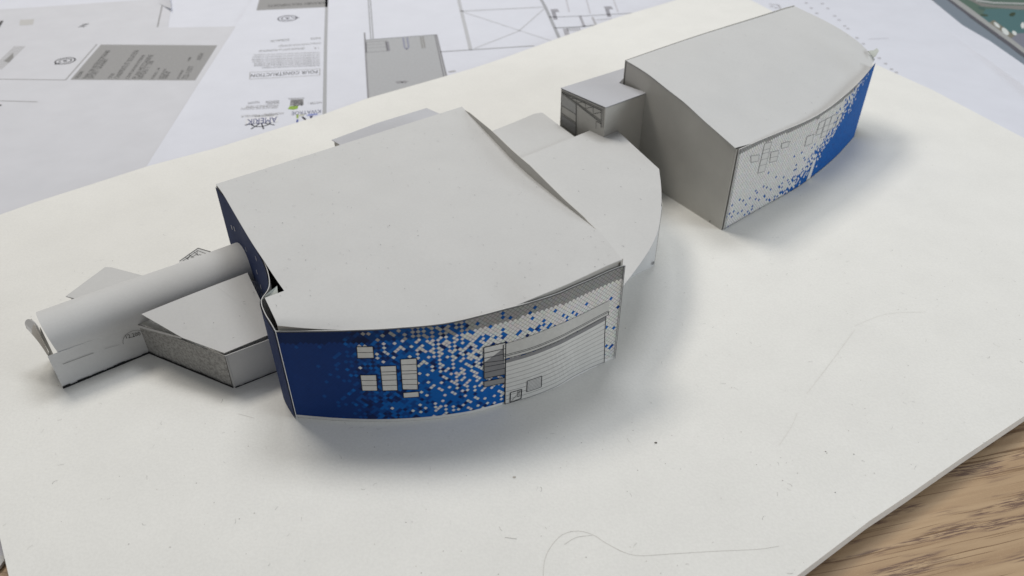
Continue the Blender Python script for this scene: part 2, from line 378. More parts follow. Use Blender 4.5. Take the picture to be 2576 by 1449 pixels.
# floor plan
pl = MB(); pl.face(atl([(918, 101), (1096, 88), (1121, 192), (1100, 250), (930, 310)], zl), (.42, .43, .45)); pl.build('printed_room', M_INK, shC)
pl = MB(); z2 = zl + .00006
def PL(pts, wd=.0013, c=LN): fpoly(pl, atl(pts, z2), wd, z2, c)
PL([(917, 82), (930, 310)], .0018, (.28, .28, .30)); PL([(918, 101), (936, 99), (1098, 87)], .002, (.28, .29, .31)); PL([(1094, 88), (1117, 195)], .0014, (.25, .25, .27)); PL([(1098, 87), (1124, 195)], .0018, (.28, .28, .3))
PL([(925, -20), (933, 98)]); PL([(930, -20), (939, 98)]); PL([(1148, -20), (1154, 0), (1184, 125)], .0042, (.50, .51, .54)); PL([(1108, 130), (1344, 115)], .0028, (.42, .43, .46))
PL([(1158, 28), (1368, 17.5)], .0028, (.50, .51, .54)); PL([(1165, 30), (1400, 107)], .0016, (.55, .56, .59)); PL([(1370, 21), (1305, 78), (1193, 122)], .0016, (.53, .54, .57))
PL([(1362, 0), (1372, 17.5), (1407, 96)], .004, (.38, .39, .42)); PL([(1340, -40), (1362, 0)], .003, LN)
PL([(1382, 43), (1470, 40), (1620, 31)], .003, (.45, .46, .5)); PL([(1396, 70), (1450, 68), (1512, 62)], .0036, (.36, .37, .4)); PL([(1459, 40), (1470, 67)], .0035, (.4, .4, .44)); PL([(1490, 43), (1499, 62)], .003, (.45, .45, .48))
PL([(1499, 50), (1540, 47)], .002, (.5, .5, .54)); PL([(1422, 72), (1427, 88)], .006, (.4, .4, .44)); PL([(1420, -20), (1432, 30)], .002, (.55, .55, .6)); PL([(1470, -20), (1485, 34)], .002, (.55, .55, .6)); PL([(1540, -10), (1555, 30)], .002, (.55, .55, .6))
for k in range(6): PL([(1426 + k * 6, 70), (1431 + k * 6, 78)], .0014, (.4, .4, .43))
for (x, y) in ((1396, 27), (1531, 20)):
    keep = pl; pl = MB(); PL([(x - 10, y), (x + 9, y - 1)], .012, (.36, .36, .40)); PL([(x - 4, y + 3), (x + 2, y + 22)], .005, (.33, .33, .37)); pl.build('door_symbol', M_INK, shC); pl = keep
pl.build('printed_plan_lines', M_INK, shC); pl = MB()
for q in ([(921, 106), (970, 103), (974, 128), (922, 132)],): PL(q + [q[0]], .0013, (.27, .27, .29))
PL([(921, 113), (971, 110)], .001, (.3, .3, .32)); PL([(921, 121), (972, 118)], .001, (.3, .3, .32)); PL([(974, 104), (978, 128)], .003, (.27, .27, .3))
PL([(1014, 94), (1018, 120), (1024, 124), (1028, 118), (1024, 94)], .0022, (.29, .30, .38)); PL([(1058, 92), (1063, 122)], .002, (.3, .3, .3)); PL([(1064, 92), (1069, 121)], .002, (.3, .3, .3))
PL([(997, 208), (1012, 205), (1024, 207)], .006, (.30, .30, .32)); PL([(1128, 181), (1146, 178)], .004, (.45, .45, .48))
pl.build('printed_fittings', M_INK, shC)
for (x, y) in ((1942, 16), (1952, 19), (2028, 7), (2041, 20), (2055, 33), (2069, 9), (2083, 21), (2100, 40), (2111, 50), (2125, 65), (2133, 72), (2156, 95), (2172, 110), (2212, 146), (2228, 160), (2243, 174), (2255, 182)):
    pl = MB(); PL([(x - 4, y - .5), (x + 4, y + .5)], .0048, (.48, .48, .52)); pl.build('grid_mark', M_INK, shC)
pl = MB()
PL([(2185, 98), (2235, 96)], .0012, (.55, .55, .6)); PL([(1935, 10), (1958, 12), (1965, 24)], .003, (.5, .5, .54))
pl.build('printed_marks', M_INK, shC)

# narrow white sheet and the aerial photograph behind it on the right
sheet('drawing_sheet', [(2200, -60), (2344, 0), (2421, 63), (2490, 103), (2576, 163), (2760, 300), (2760, 420), (2350, 300), (2200, 60)], -.0092, M_SHEET, 'blank white sheet at upper right beside the aerial photograph')
ZP = -.0096
ph = thing('aerial_photograph', tuple(at(2500, 20, ZP)), 'glossy aerial photograph with a road and teal ground at the top right corner', 'photograph')
mb = MB(); mb.face(atl([(2200, -120), (2900, -120), (2900, 480), (2560, 260), (2300, 80)], ZP))
mt = paper('aerial_print', (.16, .20, .21), .45, .35, .05, 300, speck=.4, spec=.4); mb.build('sheet', mt, ph, thick=.0002)
mb = MB(); z = ZP + .0001
def AP(pts, c, dz=0): mb.face(atl(pts, z + dz), c)
AP([(2404, 0), (2440, 28), (2490, 75), (2540, 95), (2576, 99), (2700, 100), (2700, 0), (2500, -60), (2380, -60)], (.09, .15, .12))
AP([(2465, 45), (2500, 80), (2545, 92), (2620, 96), (2620, 28), (2530, 22), (2480, 22)], (.07, .16, .17), .00005)
AP([(2430, -40), (2460, 5), (2500, 12), (2576, 14), (2700, 14), (2700, 28), (2560, 24), (2470, 16), (2430, -4)], (.22, .22, .21), .0001)
AP([(2455, -2), (2500, 5), (2600, 8), (2700, 8), (2700, 12), (2600, 12), (2500, 9), (2455, 3)], (.42, .44, .44), .00015)
AP([(2300, -60), (2345, 0), (2421, 63), (2500, 115), (2600, 190), (2600, 165), (2540, 118), (2440, 45), (2370, -20), (2345, -60)], (.20, .24, .29), .00005)
AP([(2356, -60), (2376, -5), (2430, 36), (2480, 72), (2540, 118), (2640, 190), (2640, 182), (2545, 108), (2484, 64), (2434, 28), (2382, -12), (2362, -60)], (.10, .10, .12), .0001)
AP([(2362, -60), (2382, -8), (2434, 30), (2484, 66), (2545, 110), (2640, 184), (2640, 170), (2548, 100), (2490, 58), (2440, 20), (2394, -12), (2376, -60)], (.36, .37, .37), .00015)
AP([(2510, 88), (2560, 84), (2640, 80), (2640, 150), (2580, 128), (2545, 100)], (.20, .21, .26), .00012)
AP([(2484, 60), (2500, 50), (2545, 84), (2560, 84), (2545, 96), (2515, 88)], (.20, .19, .15), .00013)
def blob(x, y, a, b, rot, c, dz=.0002):
    AP([(x + a * math.cos(t) * math.cos(rot) - b * math.sin(t) * math.sin(rot), y + a * math.cos(t) * math.sin(rot) + b * math.sin(t) * math.cos(rot)) for t in [k * math.tau / 12 for k in range(12)]], c, dz)
for x, y, a, b, r in ((2508, 63, 10, 4, .75), (2529, 79, 12, 6, .8), (2552, 83, 7, 4.5, .7), (2573, 64, 5, 8, 0), (2596, 75, 8, 5, .6)):
    blob(x, y, a, b, r, (.66, .70, .69))
blob(2547, 36, 8, 4.5, -.3, (.03, .05, .02)); blob(2476, 38, 10, 3, .1, (.05, .08, .05)); blob(2470, 20, 9, 4, .2, (.06, .12, .11))
mb.build('printed_scene', M_GLOSS, ph)
# scrap at lower left under the board
sc_ = sheet('paper_scrap', [(-60, 1330), (4, 1345), (13, 1400), (-60, 1405)], -.0094, M_SHEET2, 'scrap of grey violet paper poking out below the left end of the board', 'paper scrap', group=None)
mb = MB()
mb.face([(*at(-60, 1405, -.0097)[:2], -.0084), (*at(16, 1401, -.0097)[:2], -.0084), (*at(14, 1416, -.0097)[:2], -.0079), (*at(4, 1430, -.0097)[:2], -.0079), (*at(-8, 1436, -.0097)[:2], -.0079), (*at(-60, 1440, -.0097)[:2], -.0084)])
o = mb.build('eraser', M_CARD, None, thick=.0016, loc=tuple(at(0, 1415, -.0100))); lab(o, 'small white rounded tag beside the paper scrap at the bottom left corner', 'tag')

# ------------------------------------------------------------------ foam board
bpx = [(-330, 640), (0, 540), (90, 508), (200, 473), (375, 417), (543, 372.6), (700, 323), (815, 287), (927, 246.5), (1060, 209), (1182, 174), (1261, 148), (1404.7, 96), (1548, 45), (1691, 3), (1770, -22), (1800, -32), (1828, -32), (1860, -15), (1916, 14), (2050, 84), (2203, 162), (2346, 226.4), (2564, 341), (2640, 378),
       (2790, 900), (2576, 1047), (2424.7, 1148), (2289, 1242.5), (2187.6, 1310), (2004.7, 1449), (1800, 1590), (1500, 1800), (300, 1850), (60, 1560), (22, 1449), (0, 1355), (-70, 1180)]
BP = atl(bpx, 0.0)
board = thing('foam_board', (0.05, .45, -.006), 'large cream white foam board carrying the whole paper model', 'foam board')
mb = MB(); mb.face([(*p[:2], 0) for p in BP]); mb.build('top_paper', M_BOARD, board, thick=.0004)
mb = MB(); mb.face([(*(p[:2] + (np.array([.03, .45]) - p[:2]) / np.linalg.norm(np.array([.03, .45]) - p[:2]) * .0003), -.0004) for p in BP]); mb.build('foam_core', M_EDGE, board, thick=.0070)
mb = MB(); zz = .00006
pc = smooth([at(*q, 0) for q in ((1365.6, 1460), (1370.5, 1409), (1387, 1374), (1414, 1346), (1452, 1336), (1490.6, 1345), (1523, 1365.5), (1564, 1387), (1591.5, 1396), (1621.5, 1398), (1687, 1393.6), (1796, 1387), (1905, 1382), (1960, 1374))], 5)
fpoly(mb, pc, .00026, zz, (.60, .59, .56))
mb.build('pencil_line', M_INK, board)
for pts, wd, c in ((((2150, 830), (2095, 905), (2030, 990)), .0005, .74), (((1270, 1352), (1300, 1356)), .0004, .5), (((1420, 1370), (1450, 1352), (1490, 1347)), .0003, .6), (((600, 1630 / 1.5652), (640, 1052)), .0003, .6),
                   (((2150, 820), (2230, 790), (2330, 785)), .0004, .755), (((1960, 1120), (1990, 1075), (2005, 1040)), .0004, .75)):
    mb = MB(); fpoly(mb, smooth([at(*q, 0) for q in pts], 4), wd, zz, (c, c * .99, c * .95))
    mb.build('scuff', M_INK, board)

def inside(p, poly):
    c = False; n = len(poly)
    for i in range(n):
        a, b = poly[i], poly[i - 1]
        if (a[1] > p[1]) != (b[1] > p[1]) and p[0] < (b[0] - a[0]) * (p[1] - a[1]) / (b[1] - a[1]) + a[0]: c = not c
    return c
def lint(mb, r, x, y, z, L, wd, c):
    a = r.uniform(0, math.tau); k = r.uniform(-1.6, 1.6); p = np.array([x, y]); pts = [p]
    for i in range(4):
        a += k * .35; p = p + np.array([math.cos(a), math.sin(a)]) * L / 4; pts.append(p)
    for i, (q0, q1) in enumerate(zip(pts[:-1], pts[1:])): fline(mb, q0, q1, wd * (1 - .15 * i), z(q0) if callable(z) else z, c)
mb = MB(); r = random.Random(11)
for i in range(1300):
    x = r.uniform(-.3, .36); y = r.uniform(.13, .62); v = r.random()
    if y > .45 and r.random() < .6: continue
    if not inside((x, y), BP): continue
    g = r.uniform(.36, .68)
    if v < .35: lint(mb, r, x, y, .00008, r.uniform(.0010, .0034), r.uniform(.00012, .00024), (g, g, g * .96))
    else:
        s = r.uniform(.00012, .00034); g = r.uniform(.40, .70); mb.face([(x + s * math.cos(t) * r.uniform(.6, 1.4), y + s * math.sin(t), .00008) for t in (0, 1, 2, 3.1, 4, 5.2)], (g, g * .98, g * .93))
for (x, y, s, c) in ((1650, 1114, .0010, .13), (2077, 1136, .0005, .2), (2148, 1143, .0004, .04), (2101, 1239, .0004, .05), (1294, 1201, .0011, .45), (2080, 1140, .0004, .2)):
    p = at(x, y, 0); mb.face([(p[0] + s * math.cos(t) * (1 if k % 2 else .7), p[1] + s * .6 * math.sin(t), .0001) for k, t in enumerate([i * math.tau / 7 for i in range(7)])], (c, c * .95, c * .85))
o = mb.build('lint_and_specks', M_INK, None, loc=(0, .4, 0)); lab(o, 'tiny grey lint fibres and specks scattered over the board', 'lint', kind='stuff')

# ------------------------------------------------------------------ mosaic print
WHITE = (.66, .66, .64); BRIGHT = (.003, .112, .42); MID = (.004, .064, .27); DEEP = (.005, .036, .175); NIGHT = (.006, .022, .105)
def mosaic(W, L, z_top, w, h, colour, seed, off=.00015, z0=.0024, shade=None, ln=(.26, .26, .27), skew=0.0):
    under = MB(); tile = MB(); r = random.Random(seed)
    seen = {}
    rows = int(.075 / (h / 2)) + 2; cols = int(L / w) + 2
    def clip(poly):
        out = []
        for (s, z) in poly:
            s = min(max(s, 0.0004), L - .0004); out.append((s, min(max(z, z0), z_top(s) - .0004)))
        return out
    def area2(p): return abs(sum(p[i - 1][0] * p[i][1] - p[i][0] * p[i - 1][1] for i in range(len(p))))
    for j in range(rows):
        for i in range(cols):
            cs = (i + (.5 if j % 2 else 0)) * w; cz = z0 + j * h / 2
            if cz > z_top(min(cs, L)) + h / 2: continue
            o2 = (0, 1) if j % 2 else (-1, 0)
            nb_ = sum(seen.get((j - 1, i + k), 0) for k in o2) + seen.get((j, i - 1), 0)
            c, white = colour(cs / L, (cz - z0) / (z_top(min(max(cs, 0), L)) - z0), r, nb_)
            seen[(j, i)] = 1 if white else 0
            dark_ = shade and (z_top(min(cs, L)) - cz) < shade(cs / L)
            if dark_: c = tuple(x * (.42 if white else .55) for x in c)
            full = clip([(cs - w / 2, cz), (cs, cz - h / 2), (cs + w / 2, cz), (cs, cz + h / 2)])
            if area2(full) < 1e-8: continue
            lone = white and cs / L < .60 and not dark_ and seed == 3 and nb_ < 2
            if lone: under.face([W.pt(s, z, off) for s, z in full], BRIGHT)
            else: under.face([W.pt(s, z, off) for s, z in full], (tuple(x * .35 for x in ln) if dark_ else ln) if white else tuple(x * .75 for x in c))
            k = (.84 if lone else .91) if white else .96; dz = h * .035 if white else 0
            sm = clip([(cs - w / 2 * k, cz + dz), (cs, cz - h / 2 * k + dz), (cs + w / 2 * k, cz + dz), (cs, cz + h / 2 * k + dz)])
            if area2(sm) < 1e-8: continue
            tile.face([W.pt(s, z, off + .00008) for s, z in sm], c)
    under.v += tile.v and []; k = len(under.v); under.v += tile.v; under.f += [tuple(k + i for i in f) for f in tile.f]; under.c += tile.c
    return under

# ------------------------------------------------------------------ main hall of the model
G_MODEL = 'white card buildings of the paper model'
base_px = [(744, 1048), (800, 1053), (855, 1057), (930, 1059.5), (988, 1059), (1060, 1055), (1118, 1049), (1192, 1037), (1269, 1016), (1334, 998), (1396, 975), (1442, 950), (1519, 911), (1547, 901)]
FW = Wall(smooth(atl(base_px, .0006), 4))
hall = thing('model_hall', (-.02, .38, 0), 'largest model building in the middle with a blue mosaic front and big flat white roof', 'model building', G_MODEL)
def curve_on(W, px):
    q = [W.hit(*p) for p in px]; q.sort()
    S = [a for a, b in q]; Z = [b for a, b in q]
    return lambda s: float(np.interp(s, S, Z))
top = curve_on(FW, [(692, 833), (793, 832), (898, 829.5), (1010, 823.5), (1118, 813), (1195, 796), (1272, 776), (1365, 750), (1427, 727), (1488, 701), (1568, 668)])
mb = MB(); wallgrid(mb, FW, 0, FW.L, .0002, top, 0, nz=6, step=.003)
fac = mb.build('facade', M_FACE, hall, thick=.0003, smooth_=True)
HI = ([.20, .30, .38, .43, .50, .59, .68, .78, .84], [0, .22, .36, .52, .74, .92, .955, .98, 1.0])
MI = ([.32, .36, .40, .46, .50, .56, .9, .93, 1.0], [0, .10, .28, .46, .58, .66, .95, .95, .96])
LO = ([.24, .30, .38, .50, .55, .60, .9, .93, 1.0], [0, .03, .09, .14, .24, .30, .9, .95, .96])
def hall_colour(a, b, r, nb=0):
    lo, mi, hi = (float(np.interp(a, *k)) for k in (LO, MI, HI))
    pw = float(np.interp(b, [.12, .5, .86], [lo, mi, hi]))
    if pw < .7: pw *= (1.55, 1.0, .6, .3)[nb]
    if r.random() < pw: return tuple(k * r.uniform(.94, 1.03) for k in WHITE), True
    light = float(np.interp(a, [.04, .10, .16, .22, .28, .34], [0, .04, .12, .40, .75, .97])); u = r.random()
    if u < light:
        c = MID if r.random() > float(np.interp(a, [.1, .3, .4], [0, .6, .92])) else BRIGHT
        if a > .24 and r.random() < .07: c = NIGHT
    else: c = DEEP if a < .2 or r.random() < .6 else NIGHT
    return c, False
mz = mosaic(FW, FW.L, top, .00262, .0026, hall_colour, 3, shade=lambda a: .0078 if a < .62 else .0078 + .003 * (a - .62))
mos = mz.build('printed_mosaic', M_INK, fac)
H = lambda zx, zy: FW.hit(1118.1 + .3086 * zx, 638.9 + .3086 * zy)      # right half detail
H1 = lambda zx, zy: FW.hit(638.9 + .3086 * zx, 638.9 + .3086 * zy)      # left half detail
LK = (.025, .028, .035)
def frame(mb, W, q, wd=.0004, off=.0005, c=LK):
    for i in range(4): wline(mb, W, q[i], q[(i + 1) % 4], wd, off, c)
# windows: bl br tr tl
for q, lines in (((( 845, 845), (980, 843), (970, 750), (838, 752)), [.5]), (((885, 1110), (1008, 1110), (998, 981), (868, 983)), [.33, .66]),
                 (((1050, 1110), (1172, 1107), (1160, 906), (1030, 911)), [.215, .43, .65, .77]), (((1212, 1100), (1337, 1100), (1326, 846), (1194, 854)), [.17, .34, .52, .62, .82]), (((1220, 1168), (1347, 1160), (1343, 1117), (1216, 1127)), [])):
    q = [H1(*p) for p in q]; mb = MB(); wquad(mb, FW, q, .0004, (.62, .62, .60)); frame(mb, FW, q, .0004, .00047)
    for f in lines:
        a = [q[0][i] + (q[3][i] - q[0][i]) * f for i in (0, 1)]; b = [q[1][i] + (q[2][i] - q[1][i]) * f for i in (0, 1)]; wline(mb, FW, a, b, .0003, .00047, LK)
    mb.build('printed_window', M_INK, fac)
# large cladding panel with its canopy
mb = MB()
def band(mb, pts_t, pts_b, off, c, n=24):
    """between two px polylines on the facade"""
    def samp(pp, f):
        x = f * (len(pp) - 1); i = min(int(x), len(pp) - 2); t_ = x - i
        return (pp[i][0] * (1 - t_) + pp[i + 1][0] * t_, pp[i][1] * (1 - t_) + pp[i + 1][1] * t_)
    T = [samp(pts_t, i / n) for i in range(n + 1)]; B = [samp(pts_b, i / n) for i in range(n + 1)]
    mb.grid([[FW.pt(s, z, off) for s, z in B], [FW.pt(s, z, off) for s, z in T]], c)
def cv(pp): return smooth([np.array(H(*p)) for p in pp], 6)
tt = cv([(497, 885), (700, 825), (900, 745), (1100, 645), (1313, 530)]); bb = cv([(490, 1218), (700, 1158), (900, 1078), (1050, 990), (1180, 925), (1302, 876)])
band(mb, tt, bb, .0004, (.60, .60, .58))
for k in range(1, 10):
    f = k / 10; ln_ = []
    for i in range(25):
        x = i / 24
        def sm(pp, f_): y = f_ * (len(pp) - 1); j = min(int(y), len(pp) - 2); return pp[j] * (1 - y + j) + pp[j + 1] * (y - j)
        ln_.append(sm(tt, x) * (1 - f) + sm(bb, x) * f)
    for a, b in zip(ln_[:-1], ln_[1:]): wline(mb, FW, a, b, .00020, .00047, (.14, .14, .15))
for a, b in zip(bb[:-1], bb[1:]): wline(mb, FW, a, b, .0003, .00052, (.12, .12, .13))
wline(mb, FW, H(495, 860), H(490, 1222), .0006, .00055); 
for a, b in zip(*(lambda p: (p[:-1], p[1:]))(cv([(1313, 500), (1303, 640), (1302, 760), (1298, 880)]))): wline(mb, FW, a, b, .0004, .00055)
mb.build('printed_panel', M_INK, fac)
mb = MB()
band(mb, cv([(497, 860), (700, 800), (900, 722), (1100, 622), (1313, 505)]), cv([(497, 886), (700, 828), (900, 750), (1100, 650), (1313, 535)]), .00048, (.22, .22, .225))
band(mb, cv([(477, 735), (700, 663), (900, 583), (1100, 495), (1342, 375)]), cv([(480, 853), (700, 793), (900, 714), (1100, 614), (1330, 492)]), .00056, (.50, .50, .48))
for dy in (0, -22, -33):
    cc_ = cv([(480, 853 + dy), (700, 793 + dy), (900, 714 + dy), (1100, 614 + dy), (1330, 492 + dy)])
    for a, b in zip(cc_[:-1], cc_[1:]): wline(mb, FW, a, b, .00034, .00062, LK)
wline(mb, FW, H(477, 735), H(478, 855), .0004, .00064); wline(mb, FW, H(1334, 460), H(1331, 495), .0004, .00064)
mb.build('printed_canopy', M_INK, fac)
mb = MB(); q = [H(532, 1205), H(622, 1172), H(627, 1098), H(536, 1124)]; frame(mb, FW, q, .0005, .0006); wline(mb, FW, H(540, 1198), H(618, 1108), .0002, .0006); frame(mb, FW, [H(593, 1160), H(606, 1156), H(608, 1112), H(595, 1116)], .0002, .0006); mb.build('printed_door', M_INK, fac)
mb = MB(); q = [H(668, 1118), H(786, 1078), H(790, 990), H(672, 1030)]; wquad(mb, FW, q, .00052, (.58, .58, .565)); frame(mb, FW, q, .0004, .0006)
for k in range(1, 8):
    f = k / 8; a = [q[0][i] + (q[3][i] - q[0][i]) * f for i in (0, 1)]; b = [q[1][i] + (q[2][i] - q[1][i]) * f for i in (0, 1)]; wline(mb, FW, a, b, .00022, .0006, (.1, .1, .11))
mb.build('printed_louvre', M_INK, fac)
mb = MB()
wquad(mb, FW, [H(320, 1010), H(493, 975), H(497, 716), H(318, 757)], .00046, (.55, .55, .535))
Q = [H(322, 1008), H(492, 973), H(476, 768), H(322, 880)]; wquad(mb, FW, Q, .00052, (.20, .20, .205))
wquad(mb, FW, [H(320, 1080), H(492, 1045), H(493, 1002), H(318, 1035)], .00046, (.24, .24, .245)); frame(mb, FW, [H(320, 1080), H(492, 1045), H(493, 1002), H(318, 1035)], .0004, .0006)
frame(mb, FW, [H(320, 1010), H(493, 975), H(497, 716), H(318, 757)], .0005, .0006)
for y0, y1 in ((803, 766), (846, 808), (880, 860), (917, 885), (962, 925)): wline(mb, FW, H(320, y0), H(492, y1), .0004, .0006)
for k in range(6): x = 325 + k * 28; wline(mb, FW, H(x, 1028 - k * 5), H(x + 14, 1006 - k * 5), .0002, .0006); wline(mb, FW, H(x + 14, 1006 - k * 5), H(x + 28, 1023 - k * 5), .0002, .0006)
mb.build('printed_annex_window', M_INK, fac)
mb = MB()
for a, b in zip(np.linspace(0, FW.L, 50)[:-1], np.linspace(0, FW.L, 50)[1:]): wline(mb, FW, (a, top(a) - .0003), (b, top(b) - .0003), .0003, .0006, (.08, .08, .09)); 
wline(mb, FW, (FW.L - .0003, .001), (FW.L - .0003, top(FW.L)), .0003, .0006); wline(mb, FW, (FW.L - .0011, .001), (FW.L - .0011, top(FW.L)), .0002, .0006)
wline(mb, FW, (.0002, .0012), (.0002, top(0)), .0003, .0006, (.02, .02, .04)); mb.build('printed_border', M_INK, fac)
# inner front wall behind the printed sheet
IW = Wall([FW.pt(s, 0, -.0016)[:2] for s in np.linspace(.001, FW.L - .0005, 40)])
rf_px = [(700, 816), (793, 824), (901, 827), (1009, 823), (1102, 814), (1210, 792), (1272, 775), (1340, 747), (1427, 711), (1519, 668), (1563, 650)]
rtop = curve_on(IW, rf_px)
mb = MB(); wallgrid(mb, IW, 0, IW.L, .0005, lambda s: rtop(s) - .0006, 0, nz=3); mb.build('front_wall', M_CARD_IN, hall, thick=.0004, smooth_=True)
# roof: patch between four edges
def on(W, px, off=0):
    out = []
    for p in px: s, z = W.hit(*p); out.append(W.pt(s, z, off))
    return out
ZR = .070
RL = at(543, 463, ZR); RR = at(1162, 268, ZR)
fr = on(IW, rf_px, .0009)
right_px = [(1162, 268), (1185, 291), (1245, 353), (1305, 415), (1400, 496), (1512, 586), (1563, 650)]
re = [at(x, y, z) for (x, y), z in zip(right_px, (.070, .0697, .0688, .0682, .0683, .0692, .070))]; re[-1] = fr[-1]
EW = Wall(smooth(re, 4))
left_px = [(543, 463), (562, 489), (590, 537), (630, 604.5), (664, 656), (690, 696), (715, 731.5)]
le = [at(x, y, ZR + (.0655 - ZR) * i / 6) for i, (x, y) in enumerate(left_px)]
tabp = [at(666, 749, .0652), at(690, 799, .0645)]
def rs(pts, n):
    pts = smooth(pts, 6); S = [0]
    for a, b in zip(pts[:-1], pts[1:]): S.append(S[-1] + np.linalg.norm(b - a))
    A = np.array(pts); return [np.array([np.interp(t_ * S[-1], S, A[:, k]) for k in range(3)]) for t_ in np.linspace(0, 1, n)]
def coons(b, t, l, r_, fn=None):
    """b,t: bottom/top left->right, l,r: bottom->top"""
    n = len(b); m = len(l); G = []
    for j in range(m):
        v = j / (m - 1); row = []
        for i in range(n):
            u = i / (n - 1)
            p = (1 - v) * b[i] + v * t[i] + (1 - u) * l[j] + u * r_[j] - ((1 - u) * (1 - v) * b[0] + u * (1 - v) * b[-1] + (1 - u) * v * t[0] + u * v * t[-1])
            row.append(p)
        G.append(row)
    return G
# the roof's left edge steps in by a small notch, so the patch starts at the notch and a front strip is added
n1, n2 = 40, 30
nb = at(715, 731.5, .0655)
# front strip goes from the notch line to the front edge
row_n = rs([nb, nb * .66 + re[5] * .34 + np.array([0, 0, .0006]), nb * .33 + re[5] * .67 + np.array([0, 0, .0006]), re[5]], n1)
Gm = coons(row_n, rs([RL, RR], n1), rs(le[::-1], n2), rs(re[:6][::-1], n2))
mb = MB(); mb.grid(Gm)
nb2 = tabp[0]
rown2 = [nb2, nb2 * .5 + nb * .5] + row_n
fr2 = rs(fr, len(rown2)); lft = rs([fr[0], tabp[1], nb2], 9); rgt = rs([fr[-1], re[5]], 9)
Gs = coons(fr2, rown2, lft, rgt); mb.grid(Gs)
roof = mb.build('roof', M_CARD, hall, thick=.0004)
bm = bmesh.new(); bm.from_mesh(roof.data); bmesh.ops.remove_doubles(bm, verts=bm.verts, dist=.0003); bmesh.ops.recalc_face_normals(bm, faces=bm.faces)
for f in bm.faces: f.smooth = True
if sum(f.normal.z for f in bm.faces) < 0: bmesh.ops.reverse_faces(bm, faces=bm.faces)
e = roof.modifiers.new('crisp_edges', 'EDGE_SPLIT'); e.split_angle = math.radians(40)
bm.to_mesh(roof.data); bm.free()
# lint on the roof (as grains of the same sheet)
def grid_lint(G, n, seed, parent, extra=()):
    r = random.Random(seed); mb = MB(); m = len(G); k = len(G[0])
    for _ in range(n):
        j = r.uniform(.3, m - 1.3); i = r.uniform(.3, k - 1.3); a, b = int(j), int(i); p = G[a][b] * (1 - (j - a)) + G[a + 1][b] * (j - a); q = G[a][b + 1] * (1 - (j - a)) + G[a + 1][b + 1] * (j - a); c = p * (1 - i + b) + q * (i - b)
        g = r.uniform(.16, .45)
        if r.random() < .35: lint(mb, r, c[0], c[1], c[2] + .00035, r.uniform(.0006, .0022), .00013, (g, g, g))
        else:
            s = r.uniform(.0001, .00028); mb.face([(c[0] + s * math.cos(t) * 1.4, c[1] + s * math.sin(t), c[2] + .00035) for t in (0, 1.3, 2.6, 3.6, 5)], (g, g, g))
    o = mb.build('lint', M_INK, parent); lab(o, kind='stuff')
grid_lint(Gm, 150, 4, roof); grid_lint(Gs, 45, 5, roof)
# right wall, rising a little above the sagging roof
def wtop(px): return curve_on(EW, px)
wt = wtop([(1162, 272), (1184, 284), (1240, 330), (1334, 415), (1420, 500), (1510, 583), (1563, 655)])
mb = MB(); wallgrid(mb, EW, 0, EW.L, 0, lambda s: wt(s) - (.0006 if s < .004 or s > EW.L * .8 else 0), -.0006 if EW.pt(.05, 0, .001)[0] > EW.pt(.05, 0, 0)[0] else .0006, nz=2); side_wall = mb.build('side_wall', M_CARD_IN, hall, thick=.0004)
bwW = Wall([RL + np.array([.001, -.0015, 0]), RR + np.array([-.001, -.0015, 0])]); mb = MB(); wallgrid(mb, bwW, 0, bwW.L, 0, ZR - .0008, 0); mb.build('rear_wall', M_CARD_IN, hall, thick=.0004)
# navy left wall: strip of printed card with a crumpled bend
ltp = smooth([at(x, y, z) for x, y, z in ((543, 467, .0685), (586, 517, .067), (610, 561, .0665), (646, 624, .066), (666, 664, .0655), (676, 700, .065), (674, 727, .0645), (656, 755, .064), (664, 785, .063), (680, 812, .0625), (692, 833, .0605))], 5)
LW = Wall(ltp, -1); zs = [p[2] for p in ltp]; ltop = lambda s: float(np.interp(s, LW.S, zs))
mb = MB(); wallgrid(mb, LW, 0, LW.L, .0005, ltop, 0, nz=4, step=.0025); lwall = mb.build('navy_wall', M_CARD, hall, thick=.0004, off=-1, smooth_=True)
sgn = 1 if LW.pt(.05, 0, .001)[0] < LW.pt(.05, 0, 0)[0] else -1
mb = MB(); wallgrid(mb, LW, .0002, LW.L, .0006, lambda s: ltop(s) - .0005, sgn * .0006, (.018, .036, .115), nz=4, step=.0025); pr_ = mb.build('printed_navy', M_INK, lwall, smooth_=True)
mb = MB()
for zx, zy in ((190, 875), (207, 885), (280, 1015), (228, 1062), (255, 1120), (345, 1073), (350, 1158), (320, 1206), (375, 1252)):
    x, y = 511 + .3968 * zx, 223.6 + .3968 * zy; s, z = LW.hit(x, y); wline(mb, LW, (s, z - .0016), (s, z + .0016), .0010, sgn * .0009, (.8, .8, .84))
for k, (x, y) in enumerate(((699, 880), (703, 905), (694, 850))):
    s, z = LW.hit(x, y); wline(mb, LW, (s, z - .0011), (s, z + .0011), .0005, sgn * .0008, (.5, .5, .56))
mb.build('printed_dash', M_INK, pr_)
# torn flap of card in the bend
mb = MB(); A = [at(697, 719, .0655), at(699, 737, .064), at(672, 748, .0635), at(660, 754, .0635), at(668, 742, .065), at(680, 732, .0655)]; mb.face(A); mb.build('torn_flap', M_TORN, hall, thick=.0006)

